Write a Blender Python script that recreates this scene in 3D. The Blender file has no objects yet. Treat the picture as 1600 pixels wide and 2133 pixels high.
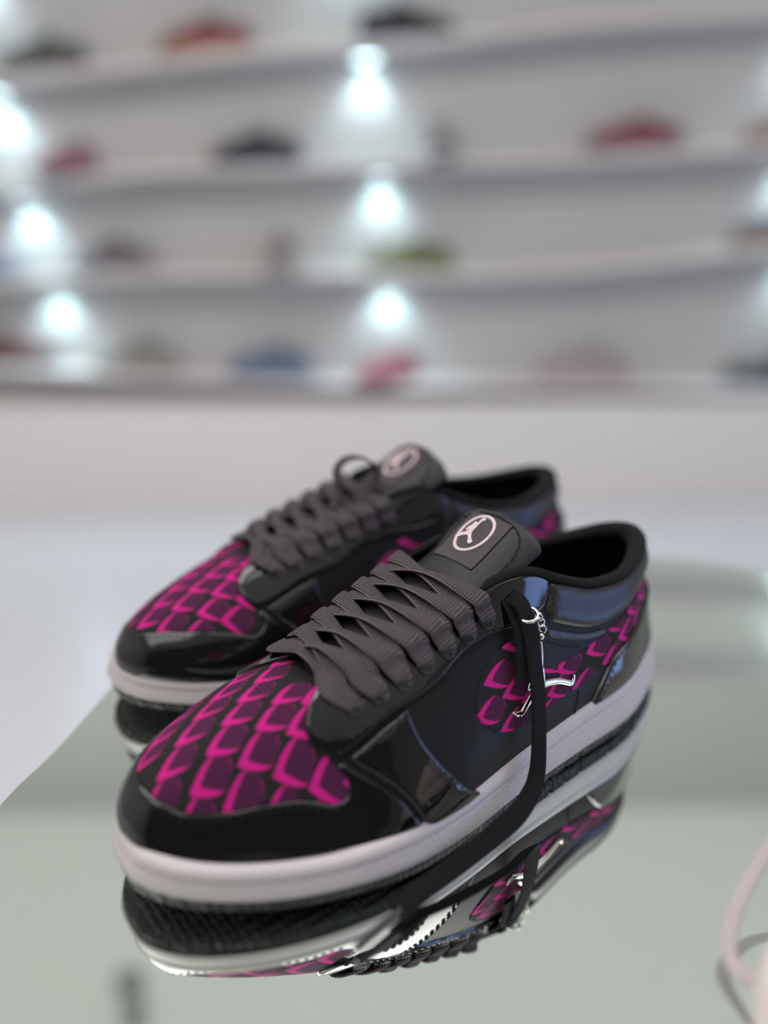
import bpy, math, random
import numpy as np
from mathutils import Vector, Matrix
from mathutils.geometry import delaunay_2d_cdt

# ---------------------------------------------------------------- camera, world, lights, exposure
scene = bpy.context.scene
COL = scene.collection
CM = 0.01
random.seed(4)

cam_data = bpy.data.cameras.new('camera')
cam = bpy.data.objects.new('camera', cam_data)
COL.objects.link(cam)
PITCH, ROLL, CAM_H, FPX = 0.34413, -0.00887, 24.69629, 1800.0
cam.matrix_world = (Matrix.Translation((0, 0, CAM_H*CM)) @ Matrix.Rotation(math.pi/2-PITCH, 4, 'X')
                    @ Matrix.Rotation(ROLL, 4, 'Z'))
cam_data.sensor_fit = 'HORIZONTAL'
cam_data.sensor_width = 36.0
cam_data.lens = 36.0*FPX/1600.0
cam_data.clip_start = 0.01
cam_data.dof.use_dof = True
cam_data.dof.focus_distance = 0.375
cam_data.dof.aperture_fstop = 2.5
scene.camera = cam

world = bpy.data.worlds.new('World')
scene.world = world
world.use_nodes = True
world.node_tree.nodes['Background'].inputs[0].default_value = (.90, .88, .92, 1)
world.node_tree.nodes['Background'].inputs[1].default_value = 0.07

scene.view_settings.view_transform = 'Standard'
scene.view_settings.look = 'None'
scene.view_settings.gamma = 1
scene.view_settings.use_curve_mapping = False
scene.view_settings.exposure = 0.0

def area(name, loc, target, sx, sy, energy, color, spread=math.pi):
    d = bpy.data.lights.new(name, 'AREA')
    d.shape = 'RECTANGLE'; d.size = sx*CM; d.size_y = sy*CM
    d.energy = energy; d.color = color; d.spread = spread
    o = bpy.data.objects.new(name, d); COL.objects.link(o)
    o.location = Vector(loc)*CM
    o.rotation_euler = (Vector(target)-Vector(loc)).to_track_quat('-Z', 'Y').to_euler()
    return o

# fill panels added on the ceiling out of view for brightness, and the blue daylight of the shop window on the right
FILL_PANELS = [((-130, 75, 211), 200, 100), ((90, 75, 211), 200, 100), ((-150, -100, 211), 220, 160)]
for (c, sx, sy), watt in zip(FILL_PANELS, (18.0, 9.5, 9.0)):
    area('ceiling_fill_light', c, (c[0], c[1], 0), sx, sy, watt, (1.0, .955, .94))
area('shop_window_light', (226, 25, 45), (0, 40, 20), 110, 80, 9.5, (.30, .46, 1.0))
# ---------------------------------------------------------------- shoe geometry (centimetres, heel x=0, toe x=30)
SOLE = np.array([[0.31,-1.3],[0.03,0.0],[0.42,1.2],[1.35,2.08],[3.09,3.02],[6.0,4.08],[10.0,4.5],[14.0,4.95],
  [18.0,5.6],[21.0,5.7],[24.0,5.16],[26.63,4.08],[28.63,2.65],[29.78,1.02],[29.98,-0.5],[29.71,-1.9],[28.68,-3.28],
  [26.66,-4.49],[24.0,-5.17],[21.0,-4.99],[18.0,-4.39],[14.0,-3.7],[10.0,-3.5],[6.0,-3.6],[3.0,-3.35],[1.21,-2.39]])

def crom(P, t):
    """periodic Catmull-Rom through P at parameters t in [0, len(P))"""
    P = np.asarray(P, float); n = len(P)
    t = np.asarray(t, float) % n
    i = np.floor(t).astype(int) % n
    f = (t - np.floor(t))[..., None]
    a, b, c, d = P[(i-1) % n], P[i], P[(i+1) % n], P[(i+2) % n]
    return .5*(2*b+(c-a)*f+(2*a-5*b+4*c-d)*f**2+(3*b-a-3*c+d)*f**3)

def crom_open(P, m):
    P = np.asarray(P, float); n = len(P)
    Q = np.vstack([2*P[0]-P[1], P, 2*P[-1]-P[-2]])
    t = np.linspace(0, n-1, m); i = np.clip(np.floor(t).astype(int), 0, n-2); f = (t-i)[:, None]
    a, b, c, d = Q[i], Q[i+1], Q[i+2], Q[i+3]
    return .5*(2*b+(c-a)*f+(2*a-5*b+4*c-d)*f**2+(3*b-a-3*c+d)*f**3)

def z_sole(x):      # underside of the white midsole
    return .66 + .79*np.clip((x-17)/13, 1e-9, 2)**1.44
def th_mid(x):      # midsole thickness
    return 2.48 + (1.12-2.48)*np.clip(x/24, 0, 1)

def out_norm(O):
    t = np.roll(O, -1, 0)-np.roll(O, 1, 0)
    n = np.stack([t[:, 1], -t[:, 0]], 1)
    n /= np.hypot(n[:, 0], n[:, 1])[:, None]
    c = np.stack([np.clip(O[:, 0], 4, 25), 0*O[:, 0]], 1)
    return n*np.sign(((O-c)*n).sum(1))[:, None]

# ribs of the upper, lateral side: parameter on SOLE, top point, rise of first handle, bulge, second handle
RIBS = [
 (1.0,  (1.75, 0.0, 8.25), 2.0, -.10, (-.70, 0.0, -2.2)),
 (2.6,  (2.35, 1.15, 8.15), 2.0, -.26, (-.40, .15, -2.2)),
 (3.75, (3.75, 2.0, 7.9), 1.9, -.24, (-.20, .22, -2.0)),
 (4.75, (5.7, 2.65, 7.7), 1.8, -.02, (0, .45, -1.8)),
 (5.55, (8.1, 2.75, 7.95), 1.8, .12, (0, .55, -1.8)),
 (6.2,  (10.2, 2.70, 8.75), 1.9, .14, (0, .60, -1.9)),
 (6.8,  (12.0, 2.55, 9.55), 2.0, .16, (0, .75, -1.9)),
 (7.35, (13.7, 2.35, 9.55), 2.0, .18, (0, .95, -1.7)),
 (7.9,  (15.4, 2.2, 9.0), 2.0, .18, (0.1, 1.15, -1.45)),
 (8.45, (17.2, 2.05, 8.4), 1.9, .02, (.2, 1.25, -1.2)),
 (9.05, (19.0, 1.9, 7.8), 1.6, -.16, (.5, 1.35, -.95)),
 (9.85, (20.3, 1.65, 7.4), 1.15, -.55, (1.3, 1.35, -.75)),
 (10.75,(21.0, 1.25, 7.2), 1.0, -.75, (2.5, 1.4, -.50)),
 (11.7, (21.4, .80, 7.05), 1.1, -.68, (3.5, 1.1, -.32)),
 (12.7, (21.55, .4, 6.98), 1.5, -.25, (4.1, .6, -.25)),
 (13.7, (21.6, 0, 6.95), 2.0, .36, (4.1, 0, -.22)),
]
def full_ribs():
    """lateral ribs, then the medial ones mirrored; medial sole parameters run on from the toe"""
    R = [list(r) for r in RIBS]
    med = {1:25.4,2:24.3,3:23.3,4:22.5,5:21.85,6:21.2,7:20.65,8:20.1,9:19.5,10:18.85,11:18.05,12:17.2,13:16.3,14:15.1}
    for k in range(14, 0, -1):
        p, t, a, b, h = RIBS[k]
        a, b = {9: (2.1, .28), 10: (2.1, .32), 11: (2.1, .36), 12: (2.1, .38), 13: (2.1, .46), 14: (2.1, .52)}.get(k, (a, b))
        R.append([med[k], (t[0], -t[1], t[2]), a, b, (h[0], -h[1], h[2])])
    return R
RB = full_ribs(); NR = len(RB)
_par = np.array([r[0] for r in RB]); _par = np.unwrap(_par, period=len(SOLE))
TOPS = np.array([r[1] for r in RB]); RISE = np.array([[r[2], r[3]] for r in RB]); HAND = np.array([r[4] for r in RB])

_D = crom(SOLE, np.linspace(0, len(SOLE), 2600, endpoint=False)); _DN = out_norm(_D)
def upper_raw(s, v):
    """s in [0,1) round the shoe from the heel over the lateral side, v 0 at the midsole, 1 at the opening"""
    s = np.asarray(s, float); v = np.asarray(v, float)
    u = (s % 1)*NR
    i = np.floor(u).astype(int) % NR; f = u-np.floor(u)
    # sole parameter: periodic cubic on the unwrapped values
    ext = np.concatenate([[_par[-1]-len(SOLE)], _par, [_par[0]+len(SOLE), _par[1]+len(SOLE)]])
    a, b, c, d = ext[i], ext[i+1], ext[i+2], ext[i+3]
    par = .5*(2*b+(c-a)*f+(2*a-5*b+4*c-d)*f**2+(3*b-a-3*c+d)*f**3)
    k = (par/len(SOLE)*2600) % 2600
    k0 = np.floor(k).astype(int) % 2600; k1 = (k0+1) % 2600; kf = (k-np.floor(k))[..., None]
    B = _D[k0]*(1-kf)+_D[k1]*kf; N = _DN[k0]*(1-kf)+_DN[k1]*kf
    zt = z_sole(B[..., 0])+th_mid(B[..., 0])
    B = B-N*(.47+.18*np.clip((B[..., :1]-20)/4, 0, 1)*np.clip((B[..., 1:2]+1)/2, 0, 1))
    P0 = np.concatenate([B, (zt-.35)[..., None]], -1)
    r = crom(RISE, u); P3 = crom(TOPS, u); h = crom(HAND, u)
    N3 = np.concatenate([N, 0*N[..., :1]], -1)
    P1 = P0+N3*r[..., 1:2]*1.6+np.array([0, 0, 1.])*r[..., 0:1]
    P2 = P3+h
    w = v[..., None]
    return P0*(1-w)**3+3*P1*w*(1-w)**2+3*P2*w*w*(1-w)+P3*w**3
_E = 1e-3
def upper(s, v, off=0.0):
    p = upper_raw(s, v)
    a = upper_raw(s+_E, v)-upper_raw(s-_E, v)
    b = upper_raw(s, np.minimum(v+_E, 1))-upper_raw(s, np.maximum(v-_E, 0))
    n = np.cross(b, a); n /= np.maximum(np.linalg.norm(n, axis=-1), 1e-12)[..., None]
    return p+n*np.asarray(off)[..., None] if np.ndim(off) else p+n*off
# ---------------------------------------------------------------- materials
def new_mat(name):
    m = bpy.data.materials.new(name); m.use_nodes = True
    nt = m.node_tree; b = nt.nodes['Principled BSDF']
    return m, nt, b
def nd(nt, t, **kw):
    n = nt.nodes.new(t)
    for k, v in kw.items(): setattr(n, k, v)
    return n
def bump_noise(nt, b, scale, strength, dist=.001, detail=3, coord='Object', extra=None):
    tc = nd(nt, 'ShaderNodeTexCoord'); no = nd(nt, 'ShaderNodeTexNoise')
    no.inputs['Scale'].default_value = scale; no.inputs['Detail'].default_value = detail
    nt.links.new(tc.outputs[coord], no.inputs['Vector'])
    bp = nd(nt, 'ShaderNodeBump'); bp.inputs['Strength'].default_value = strength; bp.inputs['Distance'].default_value = dist
    nt.links.new(no.outputs[0], bp.inputs['Height']); nt.links.new(bp.outputs[0], b.inputs['Normal'])
    return no, bp
def simple(name, col, rough, metal=0.0, spec=.5, bump=None, coat=0.0, coat_rough=.03, sheen=0.0, vary=0.0):
    m, nt, b = new_mat(name)
    b.inputs['Base Color'].default_value = (*col, 1); b.inputs['Roughness'].default_value = rough
    b.inputs['Metallic'].default_value = metal; b.inputs['Specular IOR Level'].default_value = spec
    b.inputs['Coat Weight'].default_value = coat; b.inputs['Coat Roughness'].default_value = coat_rough
    b.inputs['Sheen Weight'].default_value = sheen
    if bump: bump_noise(nt, b, *bump)
    if vary:
        tc = nd(nt, 'ShaderNodeTexCoord'); no = nd(nt, 'ShaderNodeTexNoise'); no.inputs['Scale'].default_value = 3.0
        nt.links.new(tc.outputs['Object'], no.inputs['Vector'])
        mx = nd(nt, 'ShaderNodeMix', data_type='RGBA')
        mx.inputs['A'].default_value = (*[c*(1-vary) for c in col], 1); mx.inputs['B'].default_value = (*[min(1, c*(1+vary)) for c in col], 1)
        nt.links.new(no.outputs[0], mx.inputs['Factor']); nt.links.new(mx.outputs['Result'], b.inputs['Base Color'])
    return m
def weave(name, c1, c2, fu, fv, rough=.75, strength=.6, dist=.0006, coord='UV', diag=True):
    """two crossing sets of threads from the UV map (UV in centimetres)"""
    m, nt, b = new_mat(name)
    tc = nd(nt, 'ShaderNodeTexCoord'); sp = nd(nt, 'ShaderNodeSeparateXYZ')
    nt.links.new(tc.outputs[coord], sp.inputs[0])
    def lin(a, bq):
        x = nd(nt, 'ShaderNodeMath', operation='MULTIPLY'); x.inputs[1].default_value = a; nt.links.new(sp.outputs[0], x.inputs[0])
        y = nd(nt, 'ShaderNodeMath', operation='MULTIPLY'); y.inputs[1].default_value = bq; nt.links.new(sp.outputs[1], y.inputs[0])
        s = nd(nt, 'ShaderNodeMath', operation='ADD'); nt.links.new(x.outputs[0], s.inputs[0]); nt.links.new(y.outputs[0], s.inputs[1])
        w = nd(nt, 'ShaderNodeMath', operation='SINE'); nt.links.new(s.outputs[0], w.inputs[0]); return w
    a = lin(fu, fv); c = lin(-fu, fv) if diag else lin(0, fv)
    if not diag: a = lin(fu, 0)
    pr = nd(nt, 'ShaderNodeMath', operation='MULTIPLY'); nt.links.new(a.outputs[0], pr.inputs[0]); nt.links.new(c.outputs[0], pr.inputs[1])
    h = nd(nt, 'ShaderNodeMath', operation='MULTIPLY_ADD'); h.inputs[1].default_value = .5; h.inputs[2].default_value = .5
    nt.links.new(pr.outputs[0], h.inputs[0])
    mx = nd(nt, 'ShaderNodeMix', data_type='RGBA'); mx.inputs['A'].default_value = (*c1, 1); mx.inputs['B'].default_value = (*c2, 1)
    nt.links.new(h.outputs[0], mx.inputs['Factor']); nt.links.new(mx.outputs['Result'], b.inputs['Base Color'])
    bp = nd(nt, 'ShaderNodeBump'); bp.inputs['Strength'].default_value = strength; bp.inputs['Distance'].default_value = dist
    nt.links.new(h.outputs[0], bp.inputs['Height']); nt.links.new(bp.outputs[0], b.inputs['Normal'])
    b.inputs['Roughness'].default_value = rough; b.inputs['Specular IOR Level'].default_value = .25
    return m
M = {}
M['patent'] = simple('black_patent_leather', (.006, .0055, .006), .06, spec=.55, bump=(38, .30, .003, 1), coat=.35, coat_rough=.03)
M['leather'] = simple('black_smooth_leather', (.0125, .0108, .0108), .52, spec=.20, bump=(900, .10, .0006, 2))
M['collar_leather'] = simple('black_grained_leather', (.016, .015, .017), .36, spec=.5, bump=(650, .30, .0007, 3))
M['lining'] = weave('black_mesh_lining', (.003, .003, .003), (.022, .019, .020), 22, 22, .85, .9, .001)
M['inside'] = simple('dark_lining_fabric', (.006, .0055, .006), .9, spec=.1)
M['lace'] = weave('charcoal_woven_lace', (.020, .017, .018), (.33, .275, .288), 27, 22, .85, 1.0, .0022)
M['lace_dark'] = weave('black_woven_lace', (.004, .0035, .004), (.014, .012, .014), 52, 40, .85, .8, .0008)
M['outsole'] = simple('black_rubber_outsole', (.012, .0115, .013), .55, spec=.35)
M['thread'] = simple('black_stitching_thread', (.016, .0145, .015), .7, spec=.25)
M['fabric_black'] = weave('black_printed_fabric', (.010, .009, .010), (.028, .025, .025), 40, 40, .8, .5, .0004)
M['fabric_pink'] = weave('fuchsia_printed_fabric', (.60, .007, .225), (.80, .013, .31), 40, 40, .75, .5, .0004)
M['fabric_purple'] = weave('purple_printed_fabric', (.022, .008, .020), (.14, .014, .09), 26, 26, .78, .6, .0005)
M['tongue'] = simple('charcoal_tongue_leather', (.017, .016, .019), .5, spec=.4, bump=(800, .12, .0005, 2))
M['label'] = weave('grey_woven_label', (.055, .047, .048), (.10, .086, .088), 60, 60, .7, .3, .0003, diag=False)
M['logo'] = simple('pale_pink_rubber_print', (.74, .60, .63), .5, spec=.4)
M['chrome'] = simple('polished_silver_metal', (.86, .82, .74), .09, metal=1.0)
M['aglet'] = simple('dark_plastic_aglet', (.012, .008, .011), .25, spec=.5)
M['tan'] = simple('tan_cord_end', (.30, .22, .14), .7)
M['eyelet'] = simple('black_gloss_eyelet_rim', (.01, .009, .01), .12, spec=.6)
def midsole_tex():
    m, nt, b = new_mat('white_textured_midsole_rubber')
    b.inputs['Base Color'].default_value = (.585, .530, .535, 1); b.inputs['Roughness'].default_value = .42
    b.inputs['Specular IOR Level'].default_value = .4
    tc = nd(nt, 'ShaderNodeTexCoord'); sp = nd(nt, 'ShaderNodeSeparateXYZ'); nt.links.new(tc.outputs['UV'], sp.inputs[0])
    vo = nd(nt, 'ShaderNodeTexVoronoi'); vo.inputs['Scale'].default_value = 9.0
    nt.links.new(tc.outputs['UV'], vo.inputs['Vector'])
    lo = nd(nt, 'ShaderNodeMath', operation='LESS_THAN'); lo.inputs[1].default_value = 1.2; nt.links.new(sp.outputs[1], lo.inputs[0])
    ob = nd(nt, 'ShaderNodeSeparateXYZ'); nt.links.new(tc.outputs['Object'], ob.inputs[0])
    fr = nd(nt, 'ShaderNodeMapRange'); fr.inputs['From Min'].default_value = .24; fr.inputs['From Max'].default_value = .19
    nt.links.new(ob.outputs[0], fr.inputs['Value'])
    mu = nd(nt, 'ShaderNodeMath', operation='MULTIPLY'); nt.links.new(lo.outputs[0], mu.inputs[0]); nt.links.new(fr.outputs[0], mu.inputs[1])
    mu2 = nd(nt, 'ShaderNodeMath', operation='MULTIPLY'); nt.links.new(mu.outputs[0], mu2.inputs[0]); nt.links.new(vo.outputs['Distance'], mu2.inputs[1])
    bp = nd(nt, 'ShaderNodeBump'); bp.inputs['Strength'].default_value = .5; bp.inputs['Distance'].default_value = .0008
    nt.links.new(mu2.outputs[0], bp.inputs['Height']); nt.links.new(bp.outputs[0], b.inputs['Normal'])
    return m
def outsole_tex():
    m, nt, b = new_mat('black_treaded_outsole_rubber')
    b.inputs['Base Color'].default_value = (.013, .0125, .014, 1); b.inputs['Roughness'].default_value = .5
    tc = nd(nt, 'ShaderNodeTexCoord')
    vo = nd(nt, 'ShaderNodeTexVoronoi'); vo.inputs['Scale'].default_value = 330.0; vo.inputs['Randomness'].default_value = .25
    nt.links.new(tc.outputs['Object'], vo.inputs['Vector'])
    wv = nd(nt, 'ShaderNodeTexWave', wave_type='RINGS'); wv.inputs['Scale'].default_value = 55; wv.inputs['Distortion'].default_value = .0
    mp = nd(nt, 'ShaderNodeMapping'); mp.inputs['Location'].default_value = (-.21, 0, 0)
    nt.links.new(tc.outputs['Object'], mp.inputs['Vector']); nt.links.new(mp.outputs[0], wv.inputs['Vector'])
    ad = nd(nt, 'ShaderNodeMath', operation='MULTIPLY_ADD'); ad.inputs[1].default_value = .5
    nt.links.new(wv.outputs['Fac'], ad.inputs[0]); nt.links.new(vo.outputs['Distance'], ad.inputs[2])
    bp = nd(nt, 'ShaderNodeBump'); bp.inputs['Strength'].default_value = .9; bp.inputs['Distance'].default_value = .0022
    nt.links.new(ad.outputs[0], bp.inputs['Height']); nt.links.new(bp.outputs[0], b.inputs['Normal'])
    return m
M['midsole_tex'] = midsole_tex(); M['outsole_tex'] = outsole_tex()
# ---------------------------------------------------------------- mesh helpers
def mesh_obj(name, verts, faces, mats, parent=None, smooth=True, uv=None, fmat=None, flip=False):
    me = bpy.data.meshes.new(name)
    v = np.asarray(verts, float)*CM
    fs = [list(f)[::-1] if flip else list(f) for f in faces]
    me.from_pydata([tuple(p) for p in v], [], fs)
    mats = mats if isinstance(mats, (list, tuple)) else [mats]
    for m in mats: me.materials.append(m)
    if fmat is not None: me.polygons.foreach_set('material_index', np.asarray(fmat, dtype=np.int32))
    if smooth: me.polygons.foreach_set('use_smooth', np.ones(len(me.polygons), dtype=bool))
    if uv is not None:
        uv = np.asarray(uv, float); l = me.uv_layers.new(name='UVMap')
        idx = np.empty(len(me.loops), dtype=np.int32); me.loops.foreach_get('vertex_index', idx)
        l.data.foreach_set('uv', uv[idx].ravel())
    me.update()
    o = bpy.data.objects.new(name, me); COL.objects.link(o)
    if parent is not None: o.parent = parent
    return o
def grid_faces(n, m, wrap_n=False, wrap_m=False):
    F = []
    for i in range(n if wrap_n else n-1):
        for j in range(m if wrap_m else m-1):
            a, b = i*m+j, i*m+(j+1) % m
            c, d = ((i+1) % n)*m+(j+1) % m, ((i+1) % n)*m+j
            F.append((a, b, c, d))
    return F
def empty(name, loc=(0, 0, 0), rz=0.0, parent=None):
    o = bpy.data.objects.new(name, None); COL.objects.link(o)
    o.location = Vector(loc)*CM; o.rotation_euler = (0, 0, rz); o.empty_display_size = .05
    if parent is not None: o.parent = parent
    return o
def tag(o, label=None, cat=None, group=None, kind=None):
    if label: o['label'] = label
    if cat: o['category'] = cat
    if group: o['group'] = group
    if kind: o['kind'] = kind
    return o
def norm(a):
    a = np.asarray(a, float); return a/np.maximum(np.linalg.norm(a, axis=-1, keepdims=True), 1e-9)
def sweep(path, N, hw, ht, nseg=10, power=3.0, caps=True):
    """flat band along path; N normals, hw half widths, ht half thickness (superellipse section)"""
    path = np.asarray(path, float); n = len(path)
    T = norm(np.gradient(path, axis=0)); N = np.asarray(N, float)
    W = norm(np.cross(T, N)); N = norm(np.cross(W, T))
    hw = np.broadcast_to(hw, (n,)); ht = np.broadcast_to(ht, (n,))
    a = np.linspace(0, 2*np.pi, nseg, endpoint=False)
    ca = np.sign(np.cos(a))*np.abs(np.cos(a))**(2/power); sa = np.sign(np.sin(a))*np.abs(np.sin(a))**(2/power)
    V = path[:, None]+W[:, None]*(hw[:, None, None]*ca[None, :, None])+N[:, None]*(ht[:, None, None]*sa[None, :, None])
    d = np.r_[0, np.cumsum(np.linalg.norm(np.diff(path, axis=0), axis=1))]
    uv = np.stack([hw[:, None]*ca[None], np.repeat(d[:, None], nseg, 1)], -1).reshape(-1, 2)
    F = grid_faces(n, nseg, wrap_m=True)
    if caps: F += [tuple(range(nseg)), tuple((n-1)*nseg+k for k in range(nseg))[::-1]]
    return V.reshape(-1, 3), F, uv
def torus(c, axis, R, r, n=20, m=8, sx=1.0):
    ax = norm(axis); u = norm(np.cross(ax, [0.31, .2, .93])); w = np.cross(ax, u)
    a = np.linspace(0, 2*np.pi, n, endpoint=False); b = np.linspace(0, 2*np.pi, m, endpoint=False)
    V = [c+(u*np.cos(x)*sx+w*np.sin(x))*(R+r*np.cos(y))+ax*r*np.sin(y) for x in a for y in b]
    return np.array(V), grid_faces(n, m, True, True)
def merge(parts):
    V, F, k = [], [], 0
    for v, f in parts:
        V.append(np.asarray(v)); F += [tuple(i+k for i in g) for g in f]; k += len(v)
    return np.vstack(V), F

# ---------------------------------------------------------------- panels laid on the upper
KUV = np.array([60.0, 7.5])
def resample(P, step, closed=True):
    P = np.asarray(P, float)
    Q = np.vstack([P, P[:1]]) if closed else P
    d = np.linalg.norm(np.diff(Q, axis=0), axis=1); c = np.r_[0, np.cumsum(d)]
    n = max(3, int(round(c[-1]/step)))
    t = np.linspace(0, c[-1], n, endpoint=not closed)
    return np.stack([np.interp(t, c, Q[:, k]) for k in range(P.shape[1])], 1)
def smooth_poly(P, n=1):
    P = np.asarray(P, float)
    for _ in range(n):
        Q = np.roll(P, -1, 0); P = np.stack([.78*P+.22*Q, .22*P+.78*Q], 1).reshape(-1, P.shape[1])
    return P
def ccw(P):
    P = np.asarray(P, float); x, y = P[:, 0], P[:, 1]
    return P if (x*np.roll(y, -1)-np.roll(x, -1)*y).sum() > 0 else P[::-1]
def inside(P, poly):
    x, y = P[:, 0], P[:, 1]; r = np.zeros(len(P), bool); n = len(poly)
    for i in range(n):
        x1, y1 = poly[i]; x2, y2 = poly[(i+1) % n]
        if y1 == y2: continue
        c = ((y1 > y) != (y2 > y)) & (x < (x2-x1)*(y-y1)/(y2-y1)+x1); r ^= c
    return r
def edge_dist(P, poly):
    d = np.full(len(P), 1e9)
    for i in range(len(poly)):
        a, b = poly[i], poly[(i+1) % len(poly)]; e = b-a; L = max(e@e, 1e-12)
        t = np.clip(((P-a)@e)/L, 0, 1); d = np.minimum(d, np.linalg.norm(P-a-t[:, None]*e, axis=1))
    return d
def panel(poly, th, r=.18, step=.2, base=0.0, inner=(), soft=True):
    """poly in (s,v): a rounded slab on the upper; inner: list of (polygon, material index) printed on it"""
    bd = ccw(resample(smooth_poly(np.asarray(poly)*KUV, 2) if soft else np.asarray(poly)*KUV, step*.7))
    lo, hi = bd.min(0), bd.max(0)
    gx, gy = np.meshgrid(np.arange(lo[0], hi[0], step), np.arange(lo[1], hi[1], step), indexing='ij')
    gx = gx+(np.arange(gx.shape[1]) % 2)*step*.5
    G = np.stack([gx.ravel(), gy.ravel()], 1)
    G = G[inside(G, bd)]; G = G[edge_dist(G, bd) > r+step*.35]
    tn = np.roll(bd, -1, 0)-np.roll(bd, 1, 0); nn = norm(np.stack([-tn[:, 1], tn[:, 0]], 1))
    for q in (.12, .35, .68, 1.0):
        R = bd+nn*r*q; R = R[inside(R, bd)]
        G = np.vstack([G, R[edge_dist(R, bd) > r*q*.93]])
    V = [bd]; faces = [list(range(len(bd)))]; k = len(bd); mi = [0]
    for pg, m in inner:
        pg = ccw(np.asarray(pg)*KUV); V.append(pg); faces.append(list(range(k, k+len(pg)))); k += len(pg); mi.append(m)
    V.append(G); A = np.vstack(V)
    ov, oe, of, _, _, oid = delaunay_2d_cdt([Vector((p[0], p[1])) for p in A], [], faces, 0, 1e-5, True)
    P = np.array([tuple(p) for p in ov])
    F, fm = [], []
    for f, ids in zip(of, oid):
        if 0 in ids: F.append(tuple(f)); fm.append(mi[max(ids)])
    d = edge_dist(P, bd); w = np.clip(d/r, 0, 1)
    off = base+th*np.sqrt(np.clip(1-(1-w)**2, 0, 1))
    S = P/KUV
    X = upper(S[:, 0], np.clip(S[:, 1], 0, 1), off)
    # keep faces turned outwards
    n0 = upper(S[:, 0], np.clip(S[:, 1], 0, 1), off+.1)-X
    a, b, c = (X[[f[q] for f in F]] for q in range(3))
    sg = (np.cross(b-a, c-a)*n0[[f[0] for f in F]]).sum(1)
    F = [f if s >= 0 else f[::-1] for f, s in zip(F, sg)]
    return X, F, fm, P
def stitches(lines, off, gap=.36, ln=.25, rad=.042):
    parts = []
    for L in lines:
        L = np.asarray(L, float)
        fine = resample(L*KUV, .05, False)/KUV
        X = upper(fine[:, 0], np.clip(fine[:, 1], 0, .995), off); N = upper(fine[:, 0], np.clip(fine[:, 1], 0, .995), off+.1)-X
        c = np.r_[0, np.cumsum(np.linalg.norm(np.diff(X, axis=0), axis=1))]
        for t in np.arange(gap*.5, c[-1]-ln, gap):
            p = [np.array([np.interp(q, c, X[:, k]) for k in range(3)]) for q in (t, t+ln*.5, t+ln)]
            nn = np.array([np.interp(t, c, N[:, k]) for k in range(3)])
            nn = norm(nn)[None].repeat(3, 0)
            pth = np.array(p); pth[1] += nn[1]*rad*.7
            v, f, _ = sweep(pth, nn, np.array([rad*.7, rad, rad*.7]), np.array([rad*.6, rad, rad*.6]), 6, 2.0)
            parts.append((v, f))
    return merge(parts)
def mir(L): return [(1-s, v) for s, v in L][::-1]
def neg(L): return [(-s, v) for s, v in L][::-1]

_cs, _cv = np.meshgrid(np.linspace(.30, .70, 161), np.linspace(.1, 1, 60), indexing='ij')
_cX = upper_raw(_cs, _cv).reshape(-1, 3)
_ls, _lv = np.meshgrid(np.linspace(.0, .30, 121), np.linspace(.0, 1, 60), indexing='ij')
_lX = upper_raw(_ls, _lv).reshape(-1, 3)
def to_sv(P, side=False):
    """plan (x,y) on the toe box, or side (x,z) on the lateral wall -> (s,v)"""
    P = np.asarray(P, float)
    if side: X, S, Vv, ax = _lX, _ls.ravel(), _lv.ravel(), (0, 2)
    else: X, S, Vv, ax = _cX, _cs.ravel(), _cv.ravel(), (0, 1)
    k = ((X[None, :, ax[0]]-P[:, None, 0])**2+(X[None, :, ax[1]]-P[:, None, 1])**2).argmin(1)
    s, v = S[k].copy(), Vv[k].copy()
    for _ in range(4):
        f = upper_raw(s, v)[:, ax]-P
        js = (upper_raw(s+1e-4, v)[:, ax]-upper_raw(s-1e-4, v)[:, ax])/2e-4
        jv = (upper_raw(s, v+1e-4)[:, ax]-upper_raw(s, v-1e-4)[:, ax])/2e-4
        det = js[:, 0]*jv[:, 1]-js[:, 1]*jv[:, 0]; det = np.where(abs(det) < 1e-3, 1e-3, det)
        ds = (f[:, 0]*jv[:, 1]-f[:, 1]*jv[:, 0])/det; dv = (js[:, 0]*f[:, 1]-js[:, 1]*f[:, 0])/det
        s -= np.clip(ds, -.006, .006); v -= np.clip(dv, -.02, .02)
    return np.stack([s, np.clip(v, .02, .999)], 1)

def scale_shape(tip, e, k=1.0, asym=.0):
    """one printed scale: leaf outline (fuchsia) and inner leaf (purple), plan coordinates"""
    e = norm(e); w = np.array([-e[1], e[0]])
    H = .50
    def h(t): return H*np.where(t <= 1.25, np.sin(np.pi/2*np.minimum(t, 1.25)/1.25)**.95, 1-.75*(np.clip((t-1.25)/.5, 0, 1))**1.5)
    def ring_(t, hh):
        up = np.stack([t, hh*(1+asym)], 1); dn = np.stack([t, -hh*(1-asym)], 1)
        return np.vstack([up, dn[::-1][:-1]])*k
    t = np.array([0, .06, .14, .24, .36, .5, .65, .8, .95, 1.1, 1.25, 1.4, 1.55, 1.68, 1.75]); o = ring_(t, h(t))
    t = np.array([.44, .48, .55, .64, .75, .87, .99, 1.11, 1.23, 1.35, 1.46, 1.58, 1.68, 1.73]); i = ring_(t, h(t)*.985*np.clip((t-.44)/.86, 0, 1)**.58)
    f = lambda P: np.asarray(tip)+P[:, :1]*e+P[:, 1:]*w
    return f(o), f(i)

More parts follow.
